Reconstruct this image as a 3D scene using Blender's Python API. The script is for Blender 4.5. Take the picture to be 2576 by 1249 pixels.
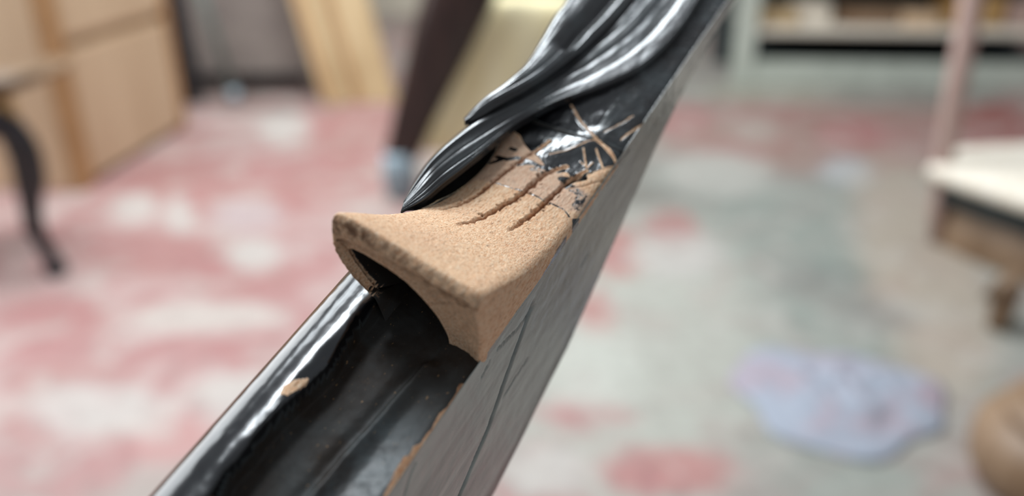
import bpy, bmesh, math, random
import numpy as np
from mathutils import Vector, Matrix, noise as mn

for o in list(bpy.data.objects):
    bpy.data.objects.remove(o)
S = bpy.context.scene
COL = S.collection
W, Hh = 2576, 1249
FPX = 2020.0
PITCH = math.radians(24.0)
HC = 0.90                                   # camera height above the floor

# ------------------------------------------------------------------ camera
cam = bpy.data.cameras.new('camera')
cam.sensor_fit = 'HORIZONTAL'; cam.sensor_width = 36.0
cam.lens = FPX / W * 36.0
cam.clip_start = 0.005; cam.clip_end = 60
cam.dof.use_dof = True
cam.dof.focus_distance = 0.110
cam.dof.aperture_fstop = cam.lens / 3.5
cam.dof.aperture_blades = 0
co = bpy.data.objects.new('camera', cam); COL.objects.link(co)
co.location = (0, 0, HC)
co.rotation_euler = (math.radians(90) - PITCH, 0, 0)
S.camera = co
RC = Matrix.Rotation(math.radians(90) - PITCH, 3, 'X')
RCn = np.array(RC)

# ------------------------------------------------------------------ world and lights
S.view_settings.view_transform = 'Standard'
S.view_settings.look = 'None'
S.view_settings.gamma = 1.0
S.view_settings.exposure = 0.14
S.view_settings.use_curve_mapping = False
wd = bpy.data.worlds.new('world'); S.world = wd
wd.use_nodes = True
bg = wd.node_tree.nodes['Background']
bg.inputs[0].default_value = (0.86, 0.93, 1.0, 1)
bg.inputs[1].default_value = 0.30

def area_light(name, loc, target, sx, sy, power, color):
    l = bpy.data.lights.new(name, 'AREA'); l.shape = 'RECTANGLE'
    l.size = sx; l.size_y = sy; l.energy = power; l.color = color
    o = bpy.data.objects.new(name, l); COL.objects.link(o)
    o.location = loc
    o.rotation_euler = (Vector(target) - Vector(loc)).to_track_quat('-Z', 'Y').to_euler()
    return o
# added area lights: two for highlights, a broad one for sheen; left window unseen
area_light('highlight_light', (-0.95, 0.68, 3.28), (-0.95, 0.68, 0), 0.55, 0.45, 26, (0.88, 0.95, 1.0))
area_light('highlight_light', (-0.35, 2.30, 3.28), (-0.35, 2.30, 0), 0.9, 0.6, 50, (0.88, 0.95, 1.0))
area_light('leaf_sheen_light', (-1.1, 2.7, 3.3), (-1.1, 2.7, 0), 2.4, 2.2, 125, (0.88, 0.95, 1.0))
area_light('window_left_daylight', (-3.05, 2.6, 2.0), (0.5, 2.0, 0.6), 3.4, 1.9, 85, (0.92, 0.97, 1.0))

# ------------------------------------------------------------------ pixel -> space helpers (camera coordinates)
CX, CY = W / 2, Hh / 2
def ray(px, py):
    return np.array([(px - CX) / FPX, -(py - CY) / FPX, 1.0])
def floor_pt(px, py, z=0.0):
    r = ray(px, py); d = RCn @ np.array([r[0], r[1], -1.0])
    k = (z - HC) / d[2]
    return Vector((d[0] * k, d[1] * k, z))
def vert_pt(px, py, base):
    """height above floor of a pixel standing over the point base (same distance y)"""
    r = ray(px, py); d = RCn @ np.array([r[0], r[1], -1.0])
    k = base.y / d[1]
    return Vector((d[0] * k, d[1] * k, HC + d[2] * k))

# rail frame: u along the rail (away, up), v across its top towards the left, h off its top
P0 = ray(1210, 905) * .102; P1 = ray(1830, 0) * .155
A_ = P1 - P0; A_ /= np.linalg.norm(A_)
B_ = np.array([-.8, .6, 0]); B_ = B_ - A_ * B_.dot(A_); B_ /= np.linalg.norm(B_)
N0 = np.cross(B_, A_)
if N0[2] > 0: N0 = -N0
th = math.radians(25)
Bv = math.cos(th) * B_ - math.sin(th) * N0
Nv = math.cos(th) * N0 + math.sin(th) * B_
def at_h(px, py, h):
    r = ray(px, py); P = r * ((P0 @ Nv + h / 1000) / (r @ Nv)); d = P - P0
    return (d @ A_ * 1000, d @ Bv * 1000, h)
def at_v(px, py, v):
    r = ray(px, py); P = r * ((P0 @ Bv + v / 1000) / (r @ Bv)); d = P - P0
    return (d @ A_ * 1000, v, d @ Nv * 1000)
def cam2world(p): return RCn @ np.array([p[0], p[1], -p[2]])
wa, wb, wn = cam2world(A_), cam2world(Bv), cam2world(Nv)
wo = cam2world(P0) + np.array([0, 0, HC])
SG = 1.0 if np.dot(np.cross(wa, wb), wn) > 0 else -1.0     # keep the frame right handed
RAILM = Matrix(((wa[0], SG * wb[0], wn[0], wo[0]), (wa[1], SG * wb[1], wn[1], wo[1]), (wa[2], SG * wb[2], wn[2], wo[2]), (0, 0, 0, 1)))
def loc_(u, v, h): return (u / 1000, SG * v / 1000, h / 1000)

# ------------------------------------------------------------------ object helpers
def tag(o, label=None, cat=None, group=None, kind=None):
    if label: o['label'] = label
    if cat: o['category'] = cat
    if group: o['group'] = group
    if kind: o['kind'] = kind
    return o
def empty(name, M=None, loc=(0, 0, 0), rz=0):
    o = bpy.data.objects.new(name, None); COL.objects.link(o)
    if M is not None: o.matrix_world = M
    else: o.location = loc; o.rotation_euler = (0, 0, rz)
    o.empty_display_size = 0.02
    return o
def mesh_obj(name, verts, faces, mats, parent=None, smooth=True, attrs=None, fmat=None):
    me = bpy.data.meshes.new(name)
    me.from_pydata([tuple(v) for v in verts], [], faces)
    for m in (mats if isinstance(mats, list) else [mats]): me.materials.append(m)
    if fmat is not None: me.polygons.foreach_set('material_index', fmat)
    if smooth: me.polygons.foreach_set('use_smooth', [True] * len(me.polygons))
    for k, a in (attrs or {}).items():
        at = me.attributes.new(k, 'FLOAT', 'POINT'); at.data.foreach_set('value', np.asarray(a, dtype=np.float32))
    me.update()
    o = bpy.data.objects.new(name, me); COL.objects.link(o)
    if parent: o.parent = parent
    return o
def bm_obj(name, bm, mat, parent=None, smooth=True):
    bmesh.ops.recalc_face_normals(bm, faces=bm.faces)
    me = bpy.data.meshes.new(name); bm.to_mesh(me); bm.free(); me.materials.append(mat)
    if smooth:
        me.polygons.foreach_set('use_smooth', [True] * len(me.polygons))
    o = bpy.data.objects.new(name, me); COL.objects.link(o)
    if parent: o.parent = parent
    return o
def fix_normals(o):
    bm = bmesh.new(); bm.from_mesh(o.data); bmesh.ops.recalc_face_normals(bm, faces=bm.faces); bm.to_mesh(o.data); bm.free()

def grid_faces(nr, nc, wrap_c=False, off=0):
    f = []
    for i in range(nr - 1):
        for j in range(nc if wrap_c else nc - 1):
            k = (j + 1) % nc
            f.append((off + i * nc + j, off + (i + 1) * nc + j, off + (i + 1) * nc + k, off + i * nc + k))
    return f
def box_bm(x0, x1, y0, y1, z0, z1, bev=0.004, bm=None):
    b2 = bmesh.new()
    bmesh.ops.create_cube(b2, size=1, matrix=Matrix.Translation(((x0 + x1) / 2, (y0 + y1) / 2, (z0 + z1) / 2)) @ Matrix.Diagonal((x1 - x0, y1 - y0, z1 - z0, 1)))
    if bev: bmesh.ops.bevel(b2, geom=b2.edges[:], offset=bev, segments=2, affect='EDGES')
    return b2
def sweep_bm(pts, rads, nseg=16, sq=1.0):
    """round tube through pts with radius per point, closed ends"""
    bm = bmesh.new(); rings = []
    n = len(pts); pts = [Vector(p) for p in pts]
    for i in range(n):
        t = (pts[min(i + 1, n - 1)] - pts[max(i - 1, 0)]).normalized()
        x = t.cross(Vector((0, 1, 0.05))).normalized(); y = t.cross(x).normalized()
        r = rads[i]
        rings.append([bm.verts.new(pts[i] + (x * math.cos(a) + y * math.sin(a) * sq) * r) for a in [2 * math.pi * k / nseg for k in range(nseg)]])
    for i in range(n - 1):
        for k in range(nseg):
            bm.faces.new((rings[i][k], rings[i][(k + 1) % nseg], rings[i + 1][(k + 1) % nseg], rings[i + 1][k]))
    bm.faces.new(rings[0]); bm.faces.new(rings[-1][::-1])
    return bm
def catmull(pts, n):
    P = np.array(pts, float); m = len(P)
    d = np.r_[0, np.cumsum(np.linalg.norm(np.diff(P[:, :2], axis=0), axis=1))]; d /= d[-1]
    out = []
    T = np.zeros_like(P)
    for i in range(m):
        a, b = max(i - 1, 0), min(i + 1, m - 1)
        T[i] = (P[b] - P[a]) / max(d[b] - d[a], 1e-6)
    for s in np.linspace(0, 1, n):
        i = min(np.searchsorted(d, s, side='right') - 1, m - 2)
        L = d[i + 1] - d[i]; t = (s - d[i]) / L
        h00 = 2*t**3 - 3*t**2 + 1; h10 = t**3 - 2*t**2 + t; h01 = -2*t**3 + 3*t**2; h11 = t**3 - t**2
        out.append(h00 * P[i] + h10 * L * T[i] + h01 * P[i + 1] + h11 * L * T[i + 1])
    return np.array(out)
def lathe_bm(prof, nseg=32):
    bm = bmesh.new(); rings = []
    for r, z in prof:
        rings.append([bm.verts.new((r * math.cos(2 * math.pi * k / nseg), r * math.sin(2 * math.pi * k / nseg), z)) for k in range(nseg)])
    for i in range(len(prof) - 1):
        for k in range(nseg):
            bm.faces.new((rings[i][k], rings[i][(k + 1) % nseg], rings[i + 1][(k + 1) % nseg], rings[i + 1][k]))
    bm.faces.new(rings[0]); bm.faces.new(rings[-1][::-1])
    return bm
def sst(a, b, x):
    t = np.clip((np.asarray(x, float) - a) / (b - a), 0, 1); return t * t * (3 - 2 * t)
def poly_dist(u, v, pl):
    """distance of arrays (u,v) to a polyline, and the parameter 0..1 along it"""
    u = np.asarray(u, float); v = np.asarray(v, float)
    best = np.full(u.shape, 1e9); par = np.zeros(u.shape)
    pl = np.array(pl)[:, :2]; n = len(pl) - 1
    for i in range(n):
        a, b = pl[i], pl[i + 1]; d = b - a; L = d @ d
        t = np.clip(((u - a[0]) * d[0] + (v - a[1]) * d[1]) / L, 0, 1)
        q = np.hypot(u - a[0] - t * d[0], v - a[1] - t * d[1])
        m = q < best; best = np.where(m, q, best); par = np.where(m, (i + t) / n, par)
    return best, par
def in_poly(u, v, pl):
    u = np.asarray(u, float); v = np.asarray(v, float); c = np.zeros(u.shape, bool); n = len(pl)
    for i in range(n):
        x1, y1 = pl[i][:2]; x2, y2 = pl[(i + 1) % n][:2]
        cond = ((y1 > v) != (y2 > v)) & (u < (x2 - x1) * (v - y1) / (y2 - y1 + 1e-12) + x1)
        c ^= cond
    return c
def sdf_poly(u, v, pl):
    d, _ = poly_dist(u, v, list(pl) + [pl[0]])
    return np.where(in_poly(u, v, pl), d, -d)
def nz(x, y, z, sc, oct_=3):
    out = np.empty(len(x))
    for i in range(len(x)):
        out[i] = mn.fractal((x[i] * sc, y[i] * sc, z[i] * sc), 0.8, 2.0, oct_)
    return out

# ------------------------------------------------------------------ materials
def srgb(r, g, b):
    f = lambda c: ((c / 255 + 0.055) / 1.055) ** 2.4 if c > 10 else c / 255 / 12.92
    return (f(r), f(g), f(b), 1)
class NT:
    def __init__(s, name):
        s.m = bpy.data.materials.new(name); s.m.use_nodes = True
        s.t = s.m.node_tree; s.n = s.t.nodes; s.b = s.n['Principled BSDF']
    def new(s, typ, **kw):
        n = s.n.new(typ)
        for k, v in kw.items():
            if k in n.inputs.keys() if isinstance(k, str) and hasattr(n, 'inputs') else False: n.inputs[k].default_value = v
            else: setattr(n, k, v)
        return n
    def link(s, a, b): s.t.links.new(a, b)
    def coords(s, scale=(1, 1, 1), rot=(0, 0, 0), kind='Object'):
        tc = s.n.new('ShaderNodeTexCoord'); mp = s.n.new('ShaderNodeMapping')
        mp.inputs['Scale'].default_value = scale; mp.inputs['Rotation'].default_value = rot
        s.link(tc.outputs[kind], mp.inputs['Vector']); return mp.outputs['Vector']
    def noise(s, vec, scale, detail=4, rough=0.6, dist=0.0):
        n = s.n.new('ShaderNodeTexNoise'); s.link(vec, n.inputs['Vector'])
        n.inputs['Scale'].default_value = scale; n.inputs['Detail'].default_value = detail
        n.inputs['Roughness'].default_value = rough; n.inputs['Distortion'].default_value = dist
        return n.outputs['Fac']
    def ramp(s, fac, stops, interp='LINEAR'):
        r = s.n.new('ShaderNodeValToRGB'); r.color_ramp.interpolation = interp
        e = r.color_ramp.elements
        e[0].position, e[0].color = stops[0]; e[1].position, e[1].color = stops[-1]
        for p, c in stops[1:-1]:
            x = e.new(p); x.color = c
        s.link(fac, r.inputs['Fac']); return r.outputs['Color']
    def mix(s, fac, a, b, mode='MIX'):
        m = s.n.new('ShaderNodeMix'); m.data_type = 'RGBA'; m.blend_type = mode
        for sock, v in ((m.inputs[0], fac), (m.inputs[6], a), (m.inputs[7], b)):
            if hasattr(v, 'links'): s.link(v, sock)
            else: sock.default_value = v
        return m.outputs[2]
    def math(s, op, a, b=0.0, c=None, clamp=False):
        m = s.n.new('ShaderNodeMath'); m.operation = op; m.use_clamp = clamp
        for sock, v in zip(m.inputs, (a, b) if c is None else (a, b, c)):
            if hasattr(v, 'links'): s.link(v, sock)
            else: sock.default_value = v
        return m.outputs[0]
    def attr(s, name):
        a = s.n.new('ShaderNodeAttribute'); a.attribute_name = name; return a.outputs['Fac']
    def bump(s, h, strength, dist, prev=None):
        b = s.n.new('ShaderNodeBump'); b.inputs['Strength'].default_value = strength; b.inputs['Distance'].default_value = dist
        s.link(h, b.inputs['Height'])
        if prev is not None: s.link(prev, b.inputs['Normal'])
        return b.outputs['Normal']
G = lambda x: (x, x, x, 1)

def carved_material():
    """black lacquer where raw = 0, bare sanded wood where raw = 1; 'dust' and 'matte' tune the lacquer"""
    t = NT('lacquer_and_bare_wood')
    raw = t.attr('raw'); matte = t.attr('matte'); warm = t.attr('warm')
    v = t.coords()
    vl = t.coords((0.28, 1, 1))
    # edge break-up of the mask
    brk = t.noise(v, 900, 5, 0.7)
    m = t.math('ADD', raw, t.math('MULTIPLY', t.math('SUBTRACT', brk, 0.5), 0.85))
    mask = t.ramp(m, [(0.44, G(0)), (0.56, G(1))])
    mk = t.n.new('ShaderNodeRGBToBW'); t.link(mask, mk.inputs[0]); mk = mk.outputs[0]
    # bare wood
    fib = t.noise(vl, 4200, 5, 0.75, 0.5)
    pits = t.noise(vl, 3000, 3, 0.6, 0.3)
    big = t.noise(v, 110, 3, 0.5)
    wood = t.ramp(fib, [(0.30, srgb(176, 112, 74)), (0.41, srgb(232, 178, 136)), (0.53, srgb(250, 212, 174)), (0.8, srgb(255, 238, 216))])
    wood = t.mix(t.math('MULTIPLY', t.math('SUBTRACT', big, 0.35), 0.7, clamp=True), wood, srgb(214, 164, 134))
    pit = t.ramp(pits, [(0.30, G(1)), (0.42, G(0))])
    wood = t.mix(t.math('MULTIPLY', pit, 0.62), wood, srgb(120, 72, 44))
    film = t.attr('film')
    wood = t.mix(t.math('MULTIPLY', film, 0.35), wood, srgb(206, 180, 168))
    gr = t.attr('groove')
    wood = t.mix(t.math('MULTIPLY', gr, 0.85), wood, srgb(132, 72, 34))
    dirt = t.attr('dirt')
    dn = t.ramp(t.noise(v, 800, 5, 0.75), [(0.40, G(0)), (0.54, G(1))])
    wood = t.mix(t.math('MULTIPLY', dirt, dn), wood, srgb(98, 66, 48))
    # lacquer
    lac = t.mix(warm, t.mix(matte, srgb(14, 14, 18), srgb(42, 34, 28)), srgb(62, 30, 12))
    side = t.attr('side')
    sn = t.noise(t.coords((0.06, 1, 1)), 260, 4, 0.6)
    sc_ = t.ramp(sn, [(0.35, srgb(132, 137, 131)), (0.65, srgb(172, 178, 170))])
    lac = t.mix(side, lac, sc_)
    dust = t.ramp(t.noise(v, 700, 4, 0.75), [(0.60, G(0)), (0.8, G(1))])
    lac = t.mix(t.math('MULTIPLY', dust, t.math('MULTIPLY', matte, 0.4)), lac, srgb(92, 70, 50))
    spk = t.ramp(t.noise(t.coords((0.6, 1, 1)), 2600, 2, 0.5), [(0.70, G(0)), (0.76, G(1))])
    lac = t.mix(t.math('MULTIPLY', spk, t.math('ADD', 0.05, t.math('MULTIPLY', matte, 0.6))), lac, srgb(170, 130, 84))
    haze = t.ramp(t.noise(v, 130, 4, 0.6, 0.5), [(0.40, G(0)), (0.75, G(1))])
    lac = t.mix(t.math('MULTIPLY', haze, t.math('MULTIPLY', t.math('PINGPONG', matte, 0.6), 1.1)), lac, srgb(98, 112, 116))
    t.link(t.mix(mk, lac, wood), t.b.inputs['Base Color'])
    rl = t.math('ADD', t.math('MULTIPLY', matte, 0.46), t.math('ADD', 0.11, t.math('MULTIPLY', t.noise(v, 260, 4, 0.7), 0.10)))
    rough = t.math('ADD', t.math('MULTIPLY', mk, 0.78), t.math('MULTIPLY', t.math('SUBTRACT', 1.0, mk), rl))
    t.link(rough, t.b.inputs['Roughness'])
    t.link(t.math('MULTIPLY', t.math('SUBTRACT', 1.15, mk), t.math('SUBTRACT', 0.85, t.math('MULTIPLY', matte, 0.62)), clamp=True), t.b.inputs['Specular IOR Level'])
    hf = t.math('MULTIPLY', mk, t.math('ADD', fib, t.math('MULTIPLY', pits, 0.8)))
    scr = t.noise(t.coords((0.12, 1, 1)), 1500, 3, 0.6)
    hl = t.math('MULTIPLY', t.math('SUBTRACT', 1.0, mk), t.math('ADD', t.math('MULTIPLY', scr, 0.05), t.math('MULTIPLY', t.noise(v, 900, 4, 0.7), t.math('ADD', 0.02, t.math('MULTIPLY', matte, 0.35)))))
    b1 = t.bump(t.math('ADD', hf, hl), 1.0, 0.00017)
    b2 = t.bump(t.math('MULTIPLY', mk, -1.0), 0.6, 0.0001, b1)
    t.link(b2, t.b.inputs['Normal'])
    return t.m
MC = carved_material()

def simple(name, c1, c2, scale=20, rough=0.6, stretch=(1, 1, 1), bump=0.0, spec=0.5, lo=0.35, hi=0.65):
    t = NT(name); v = t.coords(stretch); n = t.noise(v, scale, 5, 0.6, 0.4)
    t.link(t.ramp(n, [(lo, c1), (hi, c2)]), t.b.inputs['Base Color'])
    t.b.inputs['Roughness'].default_value = rough; t.b.inputs['Specular IOR Level'].default_value = spec
    if bump: t.link(t.bump(n, 0.5, bump), t.b.inputs['Normal'])
    return t.m
M = dict(
    ply=simple('pale_plywood', srgb(196, 166, 134), srgb(210, 182, 150), 5, 0.65, (1, 1, 0.15), 0.002),
    ply_edge=simple('plywood_edge', srgb(160, 120, 80), srgb(185, 142, 98), 40, 0.7, (1, 1, 0.2), 0.001),
    board=simple('tan_board', srgb(176, 148, 108), srgb(200, 174, 134), 14, 0.6, (1, 1, 0.1), 0.001),
    cream=simple('cream_panel', srgb(244, 226, 172), srgb(252, 240, 200), 12, 0.6, (1, 1, 0.3), 0.001),
    dark=simple('dark_stained_wood', srgb(38, 24, 22), srgb(62, 40, 34), 25, 0.35, (1, 1, 0.2), 0.001),
    black=simple('black_wood', srgb(22, 20, 24), srgb(38, 34, 38), 25, 0.35),
    taupe=simple('taupe_board', srgb(104, 92, 86), srgb(122, 110, 102), 12, 0.6),
    teal=simple('grey_green_metal', srgb(104, 116, 112), srgb(130, 142, 136), 30, 0.4),
    steel=simple('steel_grey', srgb(120, 135, 142), srgb(160, 176, 184), 30, 0.25),
    pale=simple('pale_grey_green_paint', srgb(176, 180, 168), srgb(192, 196, 184), 12, 0.6),
    shade=simple('painted_gap_shade', srgb(24, 34, 36), srgb(40, 52, 54), 18, 0.6),  # shade inside gaps, given as a dark colour
    pink=simple('pinkish_brown_wood', srgb(168, 140, 130), srgb(186, 158, 148), 12, 0.55, (1, 1, 0.2)),
    brown=simple('brown_wood', srgb(118, 92, 68), srgb(142, 116, 92), 14, 0.5, (1, 1, 0.2)),
    ivory=simple('ivory_fabric', srgb(214, 200, 178), srgb(232, 224, 212), 60, 0.8, (1, 1, 1), 0.001),
    gold=simple('gold_brown_wood', srgb(150, 110, 62), srgb(186, 150, 96), 20, 0.5),
    wall=simple('dusty_wall', srgb(170, 160, 144), srgb(196, 186, 168), 4, 0.9),
)
#@@HERO
# ================================================================== the carved rail
rail_root = empty('carved_rail', RAILM)
tag(rail_root, 'black lacquered carved wooden rail with a bare wood scroll being repaired', 'furniture rail')

ip = np.interp
R_H = ([-1, 0.9, 5.5, 10.7, 16.4, 22.2, 27, 34, 44, 400], [14.3, 12.8, 9.6, 6.2, 3.3, 1.4, 0.5, 0.1, 0, 0])
L_H = ([-1, 0.6, 2.6, 5.6, 8.9, 12.5, 16.6, 20.6, 25, 30, 38, 44, 400], [18.6, 17.3, 15.6, 12.5, 9.2, 6.2, 3.4, 1.5, 0.5, 0.1, 0, 0.2, 0.2])
def smooth_tab(tab, u, w=1.6):
    return sum(ip(u + k * w, *tab) for k in (-1, -.5, 0, .5, 1)) / 5
def Hup(u, v):
    t = np.clip(v / 20, 0, 1.25)
    t2 = t * t * (3 - 2 * np.clip(t, 0, 1)) * 0.5 + t * 0.5
    h = smooth_tab(R_H, u) * (1 - t2) + smooth_tab(L_H, u) * t2
    h = h + 0.9 * np.sin(np.pi * np.clip(v / 20, 0, 1)) * sst(2, 12, u) * (1 - sst(60, 80, u))
    return h
def on_top(px, py):
    """(u,v) where the ray through a pixel meets the carved top"""
    h = 0.0; lo, hi = -3.0, 19.0
    best = None
    for k in range(221):                                   # march from high to low
        hh = hi + (lo - hi) * k / 220
        u, v, _ = at_h(px, py, hh)
        if u > -0.5 and float(Hup(np.array([u]), np.array([v]))[0]) >= hh: best = (u, v); break
    return best or at_h(px, py, 0)[:2]
P = lambda *pts: [on_top(x, y) for x, y in pts]

grooves = [
    (P((1382, 348), (1345, 380), (1300, 412), (1262, 440), (1228, 470), (1190, 500), (1150, 518), (1112, 528)), 0.46, 0.6),
    (P((1425, 415), (1375, 436), (1345, 460), (1312, 490), (1270, 515), (1228, 540), (1190, 557), (1155, 566)), 0.58, 0.85),
    (P((1475, 428), (1430, 455), (1400, 485), (1370, 512), (1335, 542), (1305, 565), (1280, 582)), 0.50, 0.85),
]
def groove_fields(u, v):
    dep = np.zeros(u.shape); msk = np.zeros(u.shape)
    for pl, w, d in grooves:
        q, s = poly_dist(u, v, pl)
        near = q < 1.2; gn = np.zeros(u.shape)
        if near.any(): gn[near] = nz(u[near], v[near], np.zeros(near.sum()), 1.4, 4)
        q = q * (1 + 0.9 * gn) + 0.06 * gn
        tap = np.sin(np.pi * np.clip(0.06 + 0.9 * s, 0, 1)) ** 0.6
        k = np.clip(1 - q / (w * (0.45 + 0.55 * tap)), 0, 1)
        dep += d * tap * k ** 0.8; msk = np.maximum(msk, sst(0.15, 0.8, k) * tap)
    return dep, msk
raw_poly = P((1030, 531), (1055, 526), (1097, 513), (1139, 489), (1171, 462), (1198, 439), (1229, 407), (1244, 385), (1262, 350), (1275, 326), (1290, 328), (1309, 340), (1322, 362), (1336, 380), (1352, 392), (1377, 425), (1404, 436), (1425, 432), (1436, 446), (1462, 452), (1478, 440), (1520, 428), (1545, 416), (1560, 398), (1535, 470), (1500, 505), (1470, 535), (1440, 548), (1440, 700))
raw_poly = raw_poly + [(-8, -3), (-8, 30)]
scratches = [
    (P((1437, 262), (1462, 300), (1490, 335), (1520, 368), (1545, 395)), 0.25, 1.0), (P((1382, 385), (1430, 372), (1480, 352), (1500, 345)), 0.17, .8),
    (P((1520, 332), (1570, 305), (1592, 292)), 0.20, .75), (P((1562, 350), (1600, 322), (1642, 290)), 0.26, .8),
    (P((1498, 345), (1530, 372), (1552, 405), (1548, 418)), 0.43, 1.0), (P((1468, 370), (1472, 395), (1476, 418)), 0.22, .9),
    (P((1460, 402), (1478, 418), (1492, 404)), 0.17, .9), (P((1500, 372), (1512, 405), (1520, 430)), 0.24, .9),
    (P((1480, 440), (1515, 425), (1552, 410)), 0.34, 1.0), (P((1400, 480), (1470, 470), (1520, 450)), 0.31, .7),
]
residue = [  # thin lines and spots of lacquer left on the bare wood
    (P((1248, 462), (1290, 474), (1330, 486), (1370, 505), (1420, 530), (1432, 545)), 0.30, .58),
    (P((1250, 395), (1275, 402), (1300, 398), (1340, 410)), 0.55, .8), (P((1300, 415), (1340, 412), (1385, 428)), 0.5, .7),
    (P((1235, 410), (1260, 402)), 0.5, .8), (P((1285, 374), (1296, 377)), 0.45, 1.0), (P((1412, 450), (1440, 452), (1470, 448)), 0.7, .9),
    (P((1430, 470), (1465, 492), (1450, 520)), 1.1, .56), (P((1340, 425), (1372, 430)), .8, .5),
]
holes = [(P((1420, 462), (1440, 452), (1468, 447)), 0.75, 1.3)]
def raw_mask(u, v):
    m = sst(-0.25, 0.25, sdf_poly(u, v, raw_poly))
    for pl, w, s in residue:
        q, _ = poly_dist(u, v, pl); m = m * (1 - s * (1 - sst(w * .5, w * 1.1, q)))
    for pl, w, s in scratches:
        q, _ = poly_dist(u, v, pl); m = np.maximum(m, s * (1 - sst(w * .45, w * 1.0, q)))
    for pl, w, s in grooves:
        q, par = poly_dist(u, v, pl); m = np.maximum(m, 1 - sst(w * .5, w * 1.0, q))
    return m
dents = [((1405, 335), 3.4, 0.8), ((1350, 300), 2.4, .6), ((1460, 300), 3, .6), ((1340, 350), 2.0, .7), ((1440, 400), 2.6, .5), ((1500, 395), 2.2, .5), ((1400, 290), 2, .5)]
dents = [(on_top(*p), r, d) for p, r, d in dents]
def up_detail(u, v, rawm):
    d, g = groove_fields(u, v)
    h = -d
    for pl, w, s in holes:
        q, _ = poly_dist(u, v, pl); h = h - s * (1 - sst(0, w, q)) 
    for pl, w, s in scratches:
        q, _ = poly_dist(u, v, pl); h = h - 0.16 * (1 - sst(0, w, q))
    for (cu, cv), r, dd in dents:
        q = ((u - cu) / (r * 1.3)) ** 2 + ((v - cv) / r) ** 2; h = h - dd * np.exp(-q) * (1 - 0.4 * rawm)
    return h, g

# ---- rail body -------------------------------------------------------------
HB = ([-400, -30, 0, 9, 16, 26, 34, 48, 55, 62, 72, 84, 100, 400], [-48, -44, -40.6, -38, -35.4, -32.6, -28.4, -20.4, -16.2, -12.4, -8.6, -6, -4.6, -8])
bead_b = [(951, 755), (903, 808), (858, 872), (828, 925), (785, 966), (716, 1030), (657, 1092), (608, 1158), (572, 1192), (538, 1249), (470, 1340)]
bead_b = [at_h(x, y, 1.7)[:2] for x, y in bead_b]
bb = sorted([(p[0], p[1]) for p in bead_b])
BB = ([p[0] for p in bb], [p[1] for p in bb])
ridge = [at_h(x, y, -0.4)[:2] for x, y in ((1072, 922), (1035, 965), (995, 1010), (950, 1062), (870, 1150), (787, 1249), (700, 1350))]
bead_dents = [(at_h(838, 905, 2.2)[:2], 1.3, .45), (at_h(765, 975, 2.2)[:2], 1.0, .3), (at_h(935, 790, 2.4)[:2], 1.3, .3), (at_h(600, 1180, 2.2)[:2], 1.2, .3)]
def Hlow(u, v):
    vb = ip(u, *BB)
    bead = -2.2 + 5.0 * np.sqrt(np.maximum(1.0 - ((v - 17.3) / 7.4) ** 2, 0.01))
    for (du, dv), r_, d_ in bead_dents:
        bead = bead - d_ * np.exp(-((u - du) / (r_ * 2.2)) ** 2 - ((v - dv) / r_) ** 2)
    x = np.clip(v / vb, 0, 1)
    pan = -0.9 * np.sin(np.pi * x) ** 0.8 - 0.8 * sst(0.5, 1, x)
    q, par = poly_dist(u, v, ridge)
    side = np.where(v > np.interp(u, [p[0] for p in ridge[::-1]], [p[1] for p in ridge[::-1]]), 1, 0.25)
    pan = pan + 1.0 * np.exp(-(q / 0.9) ** 2 * side * 2.2) - 0.45 * np.exp(-((q - 1.4) / 1.0) ** 2) * (side > 0.5)
    k = sst(-0.55, 0.25, v - vb)
    return bead * k + pan * (1 - k)
us = np.r_[np.linspace(-360, -50, 40), np.arange(-49, 112, 0.32), np.linspace(113, 420, 60)]
nS, nT, nL, nBt = 110, 170, 26, 4
rows = []
tv = np.linspace(0, 1, nT) * 24.0
for u in us:
    hb = ip(u, *HB)
    # right side: bottom to top, with a recessed lower band
    k = np.linspace(0, 1, nS)
    hs = hb + (0 - hb) * k
    dep = -hs / max(-hb, 1)
    vs = 0.7 * sst(0.93, 1.0, dep) ** 2
    rows.append(('side', u, vs, hs))
Vc, Hc, Uc, Rg = [], [], [], []
for (_, u, vs, hs) in rows:
    if u < 0.3:
        top = Hlow(np.full(nT, u), tv)
    else:
        up = Hup(np.full(nT, u), tv)
        low = Hlow(np.full(nT, min(u, 12)), tv)
        lowp = low + (-0.35 - low) * sst(12, 20, u)
        f = sst(43.0, 46.0, u)
        hid = np.minimum(up - 0.6, lowp)
        hid = np.where(tv > (15.0 if u < 12 else 17.0), np.where(u < 16, low, low + (-3.0 - low) * sst(14, 22, u)), hid)
        top = hid * (1 - f) + up * f
    edge = 24.0
    hb = ip(u, *HB)
    h0 = top[-1]
    a = np.linspace(0, 1, nL)
    lv = edge + 0.32 * np.sin(np.pi * np.clip(a * 3, 0, 1) * 0.5) * np.ones(nL) ; lh = h0 + (hb - h0) * a ** 1.3
    lv = lv - 2.2 * sst(0.8, 1, a)
    bv = np.linspace(lv[-1], vs[0], nBt + 2)[1:-1]; bh = np.full(nBt, hb)
    Vc.append(np.r_[vs, tv[1:], lv[1:], bv]); Hc.append(np.r_[hs, top[1:], lh[1:], bh]); Uc.append(np.full(nS + nT - 1 + nL - 1 + nBt, u))
    Rg.append(np.r_[np.zeros(nS), np.ones(nT - 1), np.full(nL - 1, 2), np.full(nBt, 3)])
V = np.concatenate(Vc); Hx = np.concatenate(Hc); U = np.concatenate(Uc); R = np.concatenate(Rg); nc = len(Vc[0])
topm = (R == 1); upz = U > 43
n1 = nz(U, V, Hx, 0.35, 3); n2 = nz(U * .25, V, Hx, 1.1, 2)
rm = np.where(topm & (U > 40), raw_mask(U, V), 0)
det, gm = up_detail(U, V, rm)
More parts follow.
